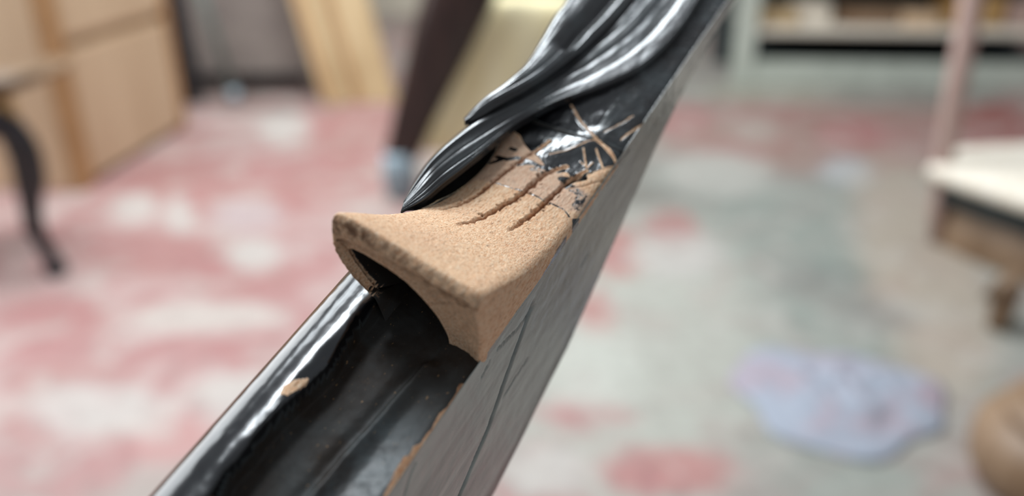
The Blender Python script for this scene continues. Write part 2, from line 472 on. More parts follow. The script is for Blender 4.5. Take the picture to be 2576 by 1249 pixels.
Hx = Hx + np.where(topm & upz, det * sst(43, 46, U), 0)
edge_soft = np.exp(-(V / 0.6) ** 2) * topm * -0.3
Hx = Hx + edge_soft + np.where(topm, (0.05 * n1 + 0.008 * n2) * np.where(V < ip(U, *BB), 2.0, 0.55), 0)
V = V + np.where(R == 0, 0.05 * n1 + 0.015 * n2 + 0.02, 0)
# cracks in the side face
# long seam between the two strips of the side, and short cracks
seam = [(at_v(x, y, 0)[0], at_v(x, y, 0)[2]) for x, y in ((1350, 740), (1332, 788), (1284, 920), (1230, 1075), (1158, 1243), (1110, 1380))]
q, par = poly_dist(U, Hx, seam); V = V + np.where(R == 0, 0.9 * (1 - sst(0, 0.75, q)) * sst(0, .25, par) + 0.0, 0)
cracks = [[(1233, 909), (1222, 930), (1212, 950)], [(1046, 1163), (1030, 1200), (1018, 1245)], [(1250, 880), (1300, 830), (1345, 770)], [(1480, 640), (1462, 670)], [(1330, 900), (1290, 960), (1262, 1010)]]
for c in cracks:
    pl = [(at_v(x, y, 0)[0], at_v(x, y, 0)[2]) for x, y in c]
    q, _ = poly_dist(U, Hx, pl); V = V + np.where(R == 0, 0.35 * (1 - sst(0, 0.22, q)), 0)
# raw wear on the lower part: edge rub, bead chip
wear = np.zeros(len(U))
edge_w = 0.45 + 0.9 * np.clip(n1 + 0.1, 0, 1) + 0.7 * np.exp(-((U + 17) / 5) ** 2)
lowz = (U < 0.5)
wear = np.maximum(wear, np.where(lowz & topm, 0.62 * (1 - sst(edge_w * .5, edge_w, V)) * sst(-1.5, -5, U), 0))
cu, cv = on_top(1, 1)[0], 0
chip = [at_h(x, y, 2.75)[:2] for x, y in ((704, 992), (714, 972), (742, 957), (777, 948), (770, 962), (746, 980), (722, 996))]
wear = np.maximum(wear, np.where(topm & lowz, sst(-.15, .15, sdf_poly(U, V, chip)), 0))
vb = ip(U, *BB)
jag = np.exp(-((V - vb) / 0.35) ** 2) * sst(-28, -31, U)
wear = np.maximum(wear, np.where(topm & lowz, 0.45 * jag, 0))
jag2 = np.exp(-((V - vb - 0.1) / 0.35) ** 2) * sst(-2.0, -0.6, U) * lowz
raw = np.maximum(rm, wear)
matte = np.where(topm & lowz & (V < vb - 0.1), 1.0, np.where(R == 0, 0.22, 0.0))
matte = np.where(topm & (U > 43) & (V < 6), 0.25, matte)
matte = np.where(topm & (U > 0.3) & (U < 45) & ((V < 16) | (U > 12)), 1.0, matte)
matte = np.where(topm & lowz & (V < vb - .1), 1.0 - 0.5 * sst(-6, -20, U) * sst(11, 4, V), matte)
warm = np.where(((R == 2) | (topm & (V > 23))) & lowz, 0.9, 0.0)
warm = np.where(topm & lowz & (V > 20), np.maximum(warm, 0.9 * sst(21, 23.5, V)), warm)
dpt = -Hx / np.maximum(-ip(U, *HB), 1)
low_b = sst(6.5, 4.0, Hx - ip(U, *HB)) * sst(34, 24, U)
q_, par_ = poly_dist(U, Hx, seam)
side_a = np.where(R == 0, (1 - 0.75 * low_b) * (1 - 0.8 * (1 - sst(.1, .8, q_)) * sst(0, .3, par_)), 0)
verts = [loc_(a, b, c) for a, b, c in zip(U, V, Hx)]
faces = grid_faces(len(us), nc, True)
faces.append(tuple(range(nc))); faces.append(tuple(range((len(us) - 1) * nc, len(us) * nc))[::-1])
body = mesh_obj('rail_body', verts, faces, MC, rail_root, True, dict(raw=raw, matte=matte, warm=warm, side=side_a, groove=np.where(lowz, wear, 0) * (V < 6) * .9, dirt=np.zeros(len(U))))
fix_normals(body)

# ---- bare wood scroll ------------------------------------------------------
VL = ([-1, 0, 5, 10, 14, 20.6, 23.7, 26.6, 29.1, 32.5, 35.3, 38, 41, 60], [20.3, 20.3, 20.2, 20.1, 20.1, 20.1, 19.2, 18.7, 18.4, 18.3, 18.6, 19.4, 20.3, 20.3])
VR = ([-1, 0, 10, 20, 60], [-0.5, -0.5, -0.35, -0.1, 0])
mT, mR, mL, mB = 190, 90, 60, 10
def outer_ring(u, top_u=None, drop=0.0, ins=0.0):
    vr, vl = ip(u, *VR), ip(u, *VL)
    tt = np.linspace(0, 1, mT); vt = vr + (vl - vr) * tt
    ht = Hup(np.full(mT, u if top_u is None else top_u), vt)
    er = (vt - vr); el = (vl - vt)
    ht = ht - 0.9 * np.exp(-er / 0.5) - 1.1 * np.exp(-el / 0.55)
    sink = 0.9 * sst(43.5, 46.0, u)
    ht = ht - sink
    f = 1 - sst(14, 24, u)
    kr = np.linspace(0, 1, mR + 1)[:-1]
    hR0 = -1.6
    hR = hR0 + (ht[0] - hR0) * kr
    vR = 0.0 + (vr - 0.0) * kr - 0.5 * np.sin(np.pi * kr) * f
    kl = np.linspace(0, 1, mL + 1)[1:]
    # left wall leans in towards the foot of the arch
    fv, fh = 15.9, 3.4
    pts = np.array([[vl, ht[-1]], [20.9, 11.2], [19.9, 7.8], [18.3, 5.4], [fv, fh]])
    sc = catmull(pts, mL + 1)[1:]
    lv0 = sc[:, 0]; lh0 = np.minimum(sc[:, 1], ht[-1] - (ht[-1] + 0) * 0 + 99)
    lh0 = ht[-1] + (fh - ht[-1]) * ((lh0 - ht[-1]) / (fh - ht[-1] - 1e-6)) if ht[-1] > 12 else ht[-1] + (fh - ht[-1]) * kl
    lv1 = vl + 0.5 * np.sin(np.pi * kl); lh1 = ht[-1] + (-2.5 - ht[-1]) * kl
    lv0b = vl + (16.8 - vl) * kl ** 1.5 + 0.5 * np.sin(np.pi * kl)
    g = sst(0.6, 4.5, u)
    lv_ = lv0 * (1 - g) + lv0b * g
    g2 = sst(12, 20, u)
    lvv = lv_ * (1 - g2) + lv1 * g2
    tgt = 3.4 + (-2.5 - 3.4) * sst(1.5, 6, u)
    lh_ = lh0 * (1 - g) + (ht[-1] + (tgt - ht[-1]) * kl) * g
    lhh = lh_ * (1 - g2) + lh1 * g2
    bv = np.linspace(lvv[-1], 0.0, mB + 2)[1:-1]
    bh = np.full(mB, -3.0)
    return np.r_[vR, vt, lvv, bv], np.r_[hR, ht, lhh, bh]
nring = mR + mT + mL + mB
reg = np.r_[np.zeros(mR), np.ones(mT), np.full(mL, 2), np.full(mB, 3)]
# arch opening outline matched to the same ring parameter
def arch_pts():
    A = np.array([[5.4, -2.6], [5.2, 0.6], [6.2, 3.9], [7.9, 6.5], [10.0, 8.6], [12.4, 9.9], [15.6, 10.7], [18.2, 10.9], [19.25, 10.2], [19.0, 8.6], [17.9, 6.6], [16.6, 4.9], [15.5, 3.4], [15.0, 1.5], [14.8, -2.6]])
    n_side = mR; c = catmull(A, 400)
    # split: right side rows -> first part, top -> middle, left -> last
    s1 = np.linspace(0, 0.26, mR, endpoint=False); s2 = np.linspace(0.26, 0.66, mT); s3 = np.linspace(0.66, 1, mL + 1)[1:]
    s = np.r_[s1, s2, s3]; x = np.interp(s, np.linspace(0, 1, 400), c[:, 0]); y = np.interp(s, np.linspace(0, 1, 400), c[:, 1])
    bx = np.linspace(14.8, 5.4, mB + 2)[1:-1]; by = np.full(mB, -3.0)
    return np.r_[x, bx], np.r_[y, by]
av, ah = arch_pts()
RV, RH, RU, RRAW, RDIRT, RREG = [], [], [], [], [], []
def add_ring(u, v, h, raw_, dirt_, kind):
    RU.append(np.full(nring, u) if np.isscalar(u) else u); RV.append(v); RH.append(h); RRAW.append(np.full(nring, raw_) if np.isscalar(raw_) else raw_)
    RDIRT.append(np.full(nring, dirt_) if np.isscalar(dirt_) else dirt_); RREG.append(np.full(nring, kind))
for u in np.r_[np.arange(47, 1.3, -0.2)]:
    v, h = outer_ring(u)
    add_ring(u, v, h, -1.0, 0.0, 0)
v1, h1 = outer_ring(1.2)
cv0, ch0 = 10.0, 7.5
# rounded lip between top and front wall
for a in np.linspace(0, 1, 16)[1:]:
    ang = a * math.pi / 2
    ins = 1 - math.cos(ang)
    topr = (reg == 1) * 1.0
    left = np.clip((v1 - 8) / 12, 0, 1)
    dh = -ins * (1.0 + 2.3 * left) * (topr + (reg == 2) * np.exp(-np.maximum(h1[mR + mT - 1] - h1, 0) / 3) )
    dvR = ins * 0.5 * (reg == 0); dvL = -ins * 0.45 * (reg == 2) - ins * 0.5 * (reg == 1) * np.exp(-(v1.max() - v1) / 1.2)
    u = 1.2 - 1.6 * math.sin(ang) + 0.25 * left * ins
    add_ring(u, v1 + dvR + dvL, h1 + dh, 1.0, 1.0 * np.sin(math.pi * min(a, .98)) * topr * (0.45 + 0.55 * left), 1)
vo, ho, uo = RV[-1], RH[-1], RU[-1]
NW = 56
for a in np.linspace(0, 1, NW)[1:]:
    e = a
    v = vo + (av - vo) * e; h = ho + (ah - ho) * e
    lipn = 0.5 * math.sin(math.pi * a) 
    u = uo + (0.4 + 0.55) * e + 0.35 * np.sin(np.pi * e) + np.where(reg >= 2, np.clip((4.3 - h) * 1.6, 0, 5), 0)          # wall dips in a little towards the arch
    add_ring(u, v, h, 1.0, 0.7 * (1 - a) ** 2 * (reg == 1) + 0.35 * (1 - a), 2)
acv, ach = av.mean(), 3.2
for k, a in enumerate(np.linspace(0, 1, 34)[1:]):
    f = 1 - 0.97 * a ** 2.2
    u = uo + 0.95 + np.where(reg >= 2, np.clip((4.3 - ah) * 1.6, 0, 5), 0) * (1 - a) + 11.0 * (1 - (1 - a) ** 1.3)
    v = acv + (av - acv) * f + 1.0 * a; h = np.maximum(ah * f + (-1.0) * (1 - f), -3.0)
    add_ring(u, v, h, 1.0 - min(1, a * 12), 0.0, 3)
u = np.concatenate(RU); v = np.concatenate(RV); h = np.concatenate(RH); raw = np.concatenate(RRAW); dirt = np.concatenate(RDIRT); kd = np.concatenate(RREG)
rg = np.tile(reg, len(RU))
istop = (rg == 1) & (kd == 0)
film_poly = P((1160, 470), (1200, 452), (1248, 464), (1290, 476), (1330, 488), (1370, 507), (1420, 532), (1470, 535), (1500, 500), (1404, 430), (1336, 370), (1270, 320), (1250, 385), (1198, 439))
film = np.where(istop, sst(-.2, .5, sdf_poly(u, v, film_poly)), 0)
m = raw_mask(u, v)
det, gm = up_detail(u, v, m)
fade = np.clip((u - 0.5) / 2, 0, 1)
h = h + np.where(istop, det * fade, 0)
raw = np.where(kd == 0, np.where(rg == 1, m, np.where(rg == 0, np.where(u < 24.5, 1.0, m), np.where(u < 16, 1.0, np.clip(1 - (ip(u, *VL) + 0.3 - v) * -3, 0, 1) * m))), raw)
raw = np.where((kd == 0) & (rg == 2) & (u > 14), 0.0, raw)
raw = np.where(rg == 3, 0.0, raw)
raw = np.where((kd >= 1) & (rg == 2), raw * sst(3.7, 4.4, h + 0.5 * np.sin(v * 7 + h * 9)), raw)
raw = np.where((kd == 0) & (rg == 2) & (h < 3.6), 0.0, raw)
raw = np.where((kd == 0) & (rg == 0) & (h < 0.12) & (u < 24), 0.1, raw)
nA = nz(u * .6, v, h, 1.1, 3); nB = nz(u * .4, v, h, 4.5, 2)
outer = (kd < 3)
lac_ = np.clip(1 - raw, 0, 1)
amp = np.where(outer, 0.06 * nA + 0.035 * nB, 0.05 * nA) * (1 - 0.6 * lac_)
h = h + amp * np.where((rg == 1), 1, 0.3); v = v + amp * np.where(rg != 1, 1, 0.2) * np.where(rg == 0, -1, 1)
u = u + np.where((kd == 1) | (kd == 2), -amp * 1.3, 0)
# ragged fringe round the arch and its left foot
rag = np.exp(-((kd == 2) * (1 - 0) * 0 + 0)) * 0
verts = [loc_(a, b, c) for a, b, c in zip(u, v, h)]
nr = len(RU)
faces = grid_faces(nr, nring, True)
faces.append(tuple(range(nring))); faces.append(tuple(range((nr - 1) * nring, nr * nring))[::-1])
scroll = mesh_obj('bare_wood_scroll', verts, faces, MC, rail_root, True, dict(raw=raw, matte=np.where(((kd >= 1) & (raw < 0.6)) | ((kd == 0) & (rg == 2) & (u > 8)), 1.0, 0.1), warm=np.zeros(len(u)), groove=gm * istop, film=film, dirt=dirt))
scroll['label'] = 'bare sanded wood scroll with three carved grooves'
fix_normals(scroll)

# loose fibres standing off the right edge of the bare wood
rf = random.Random(3); fv, ff = [], []
for i in range(26):
    u0 = rf.uniform(9, 21) if i < 16 else rf.uniform(-.5, 24); h0 = rf.uniform(.2, .95) * float(smooth_tab(R_H, u0)); v0 = -0.35
    if i >= 20: v0 = 15.6; u0 = rf.uniform(-.2, .3); h0 = rf.uniform(3.6, 5)
    p_ = Vector((u0, v0, h0)); d_ = Vector((rf.uniform(-1, 1), -rf.uniform(.3, 1), rf.uniform(-.6, 1))).normalized(); b0 = len(fv)
    for k in range(6):
        for q_ in range(3):
            an = q_ * 2.094; r_ = .028 * (1 - k / 7)
            fv.append(loc_(p_.x + r_ * math.cos(an), p_.y + r_ * .3, p_.z + r_ * math.sin(an)))
        if k: 
            for q_ in range(3): ff.append((b0 + (k - 1) * 3 + q_, b0 + k * 3 + q_, b0 + k * 3 + (q_ + 1) % 3, b0 + (k - 1) * 3 + (q_ + 1) % 3))
        p_ = p_ + d_ * .2; d_ = (d_ + Vector((rf.uniform(-.5, .5), rf.uniform(-.3, .3), rf.uniform(-.5, .5)))).normalized()
fib_o = mesh_obj('loose_fibres', fv, ff, MC, rail_root, True, dict(raw=np.ones(len(fv)), matte=np.zeros(len(fv))))
fib_o['kind'] = 'stuff'

# ---- acanthus leaf lobes ---------------------------------------------------
def leaf(name, rws, nu, nv, rib_n, rib_a, thick, valleys=(), label=None):
    C = [catmull([at_h(*p) for p in r], nu) for r in rws]
    C = np.array(C)                                   # rows x nu x 3
    k = len(C); tt = np.linspace(0, 1, k)
    grid = np.zeros((nu, nv, 3)); s = np.linspace(0, 1, nv)
    for i in range(nu):
        col = C[:, i, :]
        T = np.gradient(col, tt, axis=0)
        for j, x in enumerate(s):
            a = min(int(x * (k - 1)), k - 2); L = 1 / (k - 1); t = (x - tt[a]) / L
            grid[i, j] = (2*t**3 - 3*t**2 + 1) * col[a] + (t**3 - 2*t**2 + t) * L * T[a] + (-2*t**3 + 3*t**2) * col[a + 1] + (t**3 - t**2) * L * T[a + 1]
    si = np.linspace(0, 1, nu)[:, None]; sj = s[None, :]
    rib_e = 0.35 + 0.65 * np.abs(np.sin(sj * 17.3 + 1.3)) * (0.6 + 0.4 * np.sin(sj * 41.0))
    rib = np.abs(np.sin(np.pi * rib_n * ((sj + 0.05 * np.sin(9 * sj)) ** 0.9) + 0.35 * si + 0.25 * np.sin(5 * si))) ** 0.55
    grid[:, :, 2] += rib_e * rib_a * (rib - 0.5) * (sst(0.02, 0.12, sj) * (1 - sst(.3, .5, si)) + sst(0.2, 0.42, sj) * sst(.3, .5, si)) * (1 - sst(.9, 1, sj)) * (0.5 + 0.5 * sst(0.0, 0.25, si))
    for pl, w, d in valleys:
        q, par = poly_dist(grid[:, :, 0].ravel(), grid[:, :, 1].ravel(), [at_h(*p)[:2] for p in pl])
        grid[:, :, 2] -= (d * np.exp(-(q / w) ** 2)).reshape(nu, nv)
    tipf = (1 - sst(0, 0.10, si)) * 0.6 
    grid[:, :, 2] -= tipf
    topv = grid.reshape(-1, 3)
    nzv = nz(topv[:, 0] * .3, topv[:, 1], topv[:, 2], 0.5, 2) * 0.045
    topv[:, 2] += nzv
    botv = topv.copy(); 
    edge = np.minimum(sj, 1 - sj) * np.ones((nu, 1)); ed = sst(0, 0.06, edge) * sst(0, 0.03, si * np.ones((1, nv)))
    botv[:, 2] -= (thick + 1.6 * sst(.36, .55, (si * np.ones((1, nv))).ravel())) * np.maximum(0.25 + 0.75 * ed.ravel(), 1.0 * (si * np.ones((1, nv))).ravel() > .4)
    nvv = nu * nv
    f = grid_faces(nu, nv)
    f2 = [tuple(x + nvv for x in q[::-1]) for q in grid_faces(nu, nv)]
    f += f2
    for i in range(nu - 1):
        a, b = i * nv, (i + 1) * nv; f.append((a, a + nvv, b + nvv, b))
        a, b = i * nv + nv - 1, (i + 1) * nv + nv - 1; f.append((a, b, b + nvv, a + nvv))
    for j in range(nv - 1):
        f.append((j, j + 1, j + 1 + nvv, j + nvv)); o2 = (nu - 1) * nv; f.append((o2 + j, o2 + j + nvv, o2 + j + 1 + nvv, o2 + j + 1))
    allv = np.vstack([topv, botv]); n = len(allv)
    o = mesh_obj(name, [loc_(*p) for p in allv], f, MC, rail_root, True, dict(raw=np.zeros(n), matte=np.full(n, 0.2), warm=np.zeros(n), groove=np.zeros(n), dirt=np.zeros(n)))
    if label: o['label'] = label
    fix_normals(o); return o
leaf('leaf_lobe', [
    [(1006, 526, 5.0), (1067, 494, 5.1), (1104, 467, 5.0), (1158, 427, 4.7), (1200, 392, 4.4), (1258, 343, 3.7), (1312, 301, 3.1), (1400, 254, 2.6), (1500, 216, 2.4), (1616, 158, 2.3), (1700, 78, 2.2), (1765, -20, 2.2), (1830, -120, 2.2)],
    [(1010, 515, 5.2), (1062, 474, 5.4), (1100, 442, 5.4), (1150, 404, 5.1), (1200, 370, 4.7), (1258, 328, 3.9), (1320, 287, 3.2), (1400, 243, 2.6), (1500, 204, 2.4), (1605, 145, 2.2), (1685, 68, 2.1), (1750, -25, 2.1), (1812, -120, 2.1)],
    [(1013, 505, 5.1), (1055, 457, 5.5), (1092, 418, 5.6), (1145, 372, 5.3), (1200, 335, 4.8), (1265, 298, 4.0), (1335, 258, 3.2), (1410, 213, 2.5), (1500, 165, 2.05), (1590, 105, 1.85), (1655, 40, 1.75), (1710, -30, 1.7), (1770, -120, 1.7)],
    [(1014, 500, 4.2), (1042, 452, 4.7), (1085, 398, 5.1), (1140, 347, 4.9), (1195, 306, 4.6), (1260, 268, 4.0), (1335, 226, 3.2), (1410, 175, 2.4), (1480, 115, 2.0), (1555, 55, 1.85), (1605, 0, 1.75), (1645, -45, 1.7), (1700, -120, 1.7)],
    [(1018, 505, -3.5), (1040, 456, -3.5), (1082, 402, -3.5), (1135, 352, -3.5), (1190, 305, -3), (1240, 262, -1.5), (1320, 205, 0), (1400, 140, 0.5), (1460, 75, 0.6), (1530, 20, 0.6), (1570, -30, 0.6), (1600, -70, 0.6), (1650, -130, 0.6)],
], 260, 150, 7, 0.20, 1.6, label='lower leaf lobe with an undercut curling edge')
leaf('leaf_lobe', [
    [(1168, 304, 5.2), (1205, 290, 5.5), (1260, 262, 5.1), (1340, 216, 4.5), (1420, 160, 3.8), (1490, 100, 3.2), (1550, 40, 2.8), (1610, -30, 2.5), (1680, -130, 2.4)],
    [(1168, 296, 5.7), (1205, 272, 6.2), (1268, 238, 6.0), (1345, 194, 5.3), (1415, 140, 4.6), (1470, 80, 4.0), (1520, 15, 3.6), (1560, -40, 3.3), (1620, -130, 3.2)],
    [(1168, 290, 5.4), (1198, 262, 6.2), (1262, 220, 6.1), (1325, 172, 5.5), (1378, 112, 4.9), (1425, 50, 4.4), (1460, 5, 4.0), (1490, -45, 3.8), (1540, -130, 3.6)],
    [(1166, 290, 4.4), (1196, 262, 5.2), (1262, 216, 5.3), (1322, 163, 4.9), (1362, 100, 4.4), (1398, 38, 4.0), (1425, 5, 3.7), (1450, -45, 3.5), (1500, -130, 3.4)],
    [(1172, 298, 0.5), (1200, 268, 0), (1262, 222, -1), (1320, 170, -1), (1358, 108, -1), (1394, 46, -1), (1422, 12, -1), (1446, -38, -1), (1496, -120, -1)],
], 220, 120, 5, 0.2, 1.6, valleys=[([(1425, 108, 4.5), (1460, 66, 4.2), (1500, 25, 4), (1545, -30, 4), (1600, -110, 4)], 1.3, 2.0)], label='upper leaf lobe with a deep dark groove')
#@@END
# wooden post that carries the rail, behind the viewpoint
lo = RAILM @ Vector(loc_(-335, 12, -34))
pb = sweep_bm([(lo.x, lo.y, 0.0), (lo.x, lo.y, 0.03), (lo.x, lo.y, 0.05), (lo.x, lo.y, lo.z * .5), (lo.x, lo.y, lo.z * .9), (lo.x, lo.y, lo.z + .012)], [.02, .024, .017, .022, .016, .016], 20)
bmesh.ops.transform(pb, matrix=RAILM.inverted(), verts=pb.verts)
bm_obj('support_post', pb, M['black'], rail_root)

# ================================================================== the setting
def floor_material():
    t = NT('worn_red_and_white_floor')
    a = t.n.new('ShaderNodeAttribute'); a.attribute_name = 'Col'
    v = t.coords()
    red = t.noise(v, 4.2, 4, 0.55, 1.2)
    fine = t.noise(v, 24, 5, 0.65, 0.5)
    k = t.ramp(red, [(0.47, G(0)), (0.56, G(1))])
    r = t.attr('redness')
    col = t.mix(t.math('MULTIPLY', k, r), a.outputs['Color'], srgb(192, 140, 138))
    w = t.ramp(t.noise(t.coords(rot=(0, 0, .6)), 7.0, 4, 0.5, .8), [(0.52, G(0)), (0.62, G(1))])
    col = t.mix(t.math('MULTIPLY', w, 0.4), col, srgb(216, 212, 204))
    dk = t.ramp(fine, [(0.3, G(1)), (0.5, G(0))])
    col = t.mix(t.math('MULTIPLY', dk, 0.35), col, srgb(130, 110, 104))
    col = t.mix(1.0, col, (0.62, 0.59, 0.575, 1), 'MULTIPLY')
    t.link(col, t.b.inputs['Base Color'])
    t.b.inputs['Roughness'].default_value = 0.55; t.b.inputs['Specular IOR Level'].default_value = 0.3
    return t.m
def floor_build():
    nx, ny = 260, 230
    xs = np.linspace(-5, 5, nx); ys = np.linspace(-1.5, 7.5, ny)
    X, Y = np.meshgrid(xs, ys); X = X.ravel(); Y = Y.ravel()
    # pixel of each point, used only to place the stains that the floor carries
    cp, sp = math.cos(PITCH), math.sin(PITCH)
    D = np.maximum(Y * cp + HC * sp, 0.05); yc = Y * sp - HC * cp
    px = CX + X / D * FPX; py = CY - yc / D * FPX
    base = np.array(srgb(186, 178, 170)[:3]); c = np.tile(base, (len(X), 1)); red = np.ones(len(X)) * 0.75
    def blob(x, y, rx, ry, rgb, w=1.0, rd=None, rot=0.0):
        nonlocal c, red
        dx, dy = px - x, py - y; ca, sa = math.cos(rot), math.sin(rot)
        q = ((dx * ca + dy * sa) / rx) ** 2 + ((-dx * sa + dy * ca) / ry) ** 2
        f = w * (1 - sst(0.45, 1.5, q)); c = c * (1 - f[:, None]) + np.array(srgb(*rgb)[:3]) * f[:, None]
        if rd is not None: red = red * (1 - f) + rd * f
    red_ = (190, 140, 136); wh = (216, 212, 206); gg = (168, 176, 168)
    blob(300, 700, 700, 480, (206, 176, 172), 1, .85)
    blob(2050, 700, 620, 640, gg, 1, .1)
    blob(1600, 900, 330, 400, (200, 202, 192), 1, .15)
    blob(2150, 330, 520, 110, (178, 150, 140), 1, .5)
    blob(2500, 320, 120, 60, (170, 90, 84), .8)
    for b in [(560, 480, 300, 80, red_), (880, 330, 130, 110, red_), (390, 640, 190, 60, red_), (620, 700, 140, 60, red_), (130, 800, 150, 60, red_),
              (640, 890, 110, 40, red_), (180, 960, 180, 60, red_), (80, 1060, 100, 60, red_), (1720, 300, 80, 40, red_), (1690, 580, 60, 50, (206, 130, 122)),
              (1470, 1040, 120, 35, (204, 150, 148)), (1680, 1190, 180, 60, (204, 140, 136)), (2150, 340, 90, 40, (186, 116, 112)), (1560, 640, 60, 60, (206, 140, 132)),
              (1500, 790, 40, 60, (206, 140, 132)), (400, 1100, 160, 60, (210, 160, 156))]:
        blob(*b[:5], .85, 1.0)
    for b in [(720, 320, 70, 45, wh), (640, 640, 70, 40, wh), (620, 540, 90, 40, (208, 194, 194)), (340, 520, 60, 40, wh), (450, 540, 40, 50, wh), (250, 1030, 190, 70, wh),
              (520, 800, 220, 40, (216, 208, 200)), (600, 1000, 100, 60, wh), (1380, 1190, 110, 70, wh), (1800, 440, 140, 60, (208, 208, 200)), (1700, 640, 120, 60, wh), (2130, 430, 70, 35, (200, 208, 212)),
              (1500, 930, 110, 120, (216, 220, 210)), (1900, 330, 60, 40, (196, 182, 172)), (2000, 230, 240, 35, (184, 184, 168)), (2300, 240, 240, 30, (164, 164, 156))]:
        blob(*b[:5], .85, .0)
    blob(2330, 700, 150, 330, (200, 188, 172), .9, .1, -.35)
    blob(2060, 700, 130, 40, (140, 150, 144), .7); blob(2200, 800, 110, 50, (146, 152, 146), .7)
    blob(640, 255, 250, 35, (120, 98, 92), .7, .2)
    faces = grid_faces(ny, nx)
    me = bpy.data.meshes.new('floor'); me.from_pydata([(x, y, 0.0) for x, y in zip(X, Y)], [], [f[::-1] for f in faces])
    ca = me.color_attributes.new('Col', 'FLOAT_COLOR', 'POINT'); ca.data.foreach_set('color', np.c_[c, np.ones(len(c))].astype(np.float32).ravel())
    at = me.attributes.new('redness', 'FLOAT', 'POINT'); at.data.foreach_set('value', red.astype(np.float32))
    me.materials.append(floor_material()); me.update()
    o = bpy.data.objects.new('floor', me); COL.objects.link(o); tag(o, kind='structure', label='worn concrete floor patched red, white and grey')
floor_build()
w = bm_obj('wall_back', box_bm(-5, 5, 6.6, 6.75, 0, 3.2, 0), M['wall'], None, False); tag(w, kind='structure')
w = bm_obj('wall_left', box_bm(-5.15, -5, -1.5, 6.75, 0, 1.4, 0), M['wall'], None, False); tag(w, kind='structure')

def child(name, bm, mat, parent, label=None, smooth=False):
    o = bm_obj(name, bm, mat, parent, smooth)
    if label: o['label'] = label
    return o
def frame_at(name, p, q):
    """Empty at floor point p whose local x runs towards floor point q"""
    d = q - p; e = empty(name, None, (p.x, p.y, 0), math.atan2(d.y, d.x)); return e, d.length

# --- plywood cabinet at the left
p, q = floor_pt(196, 482), floor_pt(462, 318)
cab, L = frame_at('plywood_cabinet', p, q)
tag(cab, 'tall pale plywood cabinet with panelled face standing at the left', 'cabinet')
D_ = 0.42
child('carcass', box_bm(0.0, L, 0.012, D_, 0, 1.15, .004), M['ply'], cab)
t_ = 0.022
child('face_frame', box_bm(-.004, .075, -t_, .012, 0, 1.15, .003), M['ply_edge'], cab)
child('face_frame', box_bm(L - .045, L + .004, -t_, .012, 0, 1.15, .003), M['ply_edge'], cab)
zz = [0.02, .44, .475, .80, .835, 1.13]
for i in range(0, 6, 2):
    child('panel', box_bm(.079, L - .049, -t_ * .8, .012, zz[i], zz[i + 1], .006), M['ply'], cab)

# --- boards leaning behind
def leaning(name, px0, px1, py, lean_px, hgt, th, mat, label, cat, group=None, tiltx=0.0):
    a, b = floor_pt(px0, py), floor_pt(px1, py)
    e, L = frame_at(name, a, b)
    if label: tag(e, label, cat, group)
    bm = box_bm(0, L, 0, th, 0, hgt, .004)
    for v in bm.verts:
        k = v.co.z / hgt; v.co.x += lean_px * k; v.co.y += tiltx * k
    return e, L, bm
e, L, bm = leaning('dark_panel', 470, 800, 235, -.25, 1.25, .03, None, 'dark taupe panel leaning behind the plywood cabinet', 'panel', tiltx=.25)
child('board', bm, M['taupe'], e)
child('cleat', (lambda b: b)(box_bm(.02, L - .05, -.02, .005, .05, .10, .003)), M['black'], e)
e, L, bm = leaning('dark_gap_strip', 448, 510, 262, -.10, 1.2, .03, None, 'narrow black strip standing in for the dark gap beside the plywood cabinet', 'board', tiltx=.2)  # black strip put in for the shaded gap next to the cabinet
child('board', bm, M['black'], e); child('edge_strip', box_bm(L - .012, L, -.008, 0, 0, .3, .001), M['shade'], e)
a = floor_pt(598, 255)
pole = empty('metal_pole', None, a)
tag(pole, 'slim grey green metal pole leaning against the dark panel', 'pole')
child('tube', sweep_bm([(0, -.02, 0.01), (-.10, -.02, .55), (-.20, .0, 1.1)], [.021] * 3, 16), M['teal'], pole, None, True)
child('end_cap', sweep_bm([(0.002, -.02, 0), (-.009, -.02, .06)], [.027] * 2, 16), M['steel'], pole, None, True)
for i, (x0, x1, mt, lb) in enumerate([(812, 880, 'board', 'tan leaning board nearest the dark panel'), (882, 1000, 'cream', 'pale tan leaning board beside the dark chair post')]):
    e, L, bm = leaning('leaning_board', x0, x1, 262 - i * 4, -.34, 1.3, .025, None, lb, 'board', tiltx=.25)
    child('plank', bm, M['board'], e)
    bb2 = box_bm(.03, .055, -.012, .0, 0, 1.3, .002)
    for v in bb2.verts: v.co.x += -.34 * v.co.z / 1.3; v.co.y += .25 * v.co.z / 1.3
    child('batten', bb2, M['ply_edge'], e)

# --- dark post with cream upholstered back behind the rail
a = floor_pt(1005, 500)
ch = empty('upholstered_chair', None, a)
tag(ch, 'chair with dark wooden post and cream padded back behind the rail', 'chair')
def vp(px, py): 
    w_ = vert_pt(px, py, a); return w_ - a
pts = [vp(1003, 400), vp(1015, 375), vp(1040, 300), vp(1067, 225), vp(1115, 90), vp(1150, 0), vp(1200, -120), vp(1255, -260)]
rad = [.048, .054, .062, .072, .092, .100, .105, .10]
child('rear_leg', sweep_bm(pts, rad, 20, .5), M['dark'], ch, None, True)
child('foot_cap', sweep_bm([vp(1010, 500), vp(1008, 470), vp(1005, 430), vp(1002, 385)], [.040, .052, .054, .05], 20, .6), M['steel'], ch, 'blue grey metal foot', True)
pts2 = [vp(1300, 505), vp(1318, 440), vp(1352, 340), vp(1400, 220), vp(1470, 90), vp(1530, 0), vp(1590, -100)]
child('rear_leg', sweep_bm(pts2, [.034, .045, .05, .055, .062, .066, .066], 20, .5), M['dark'], ch, None, True)
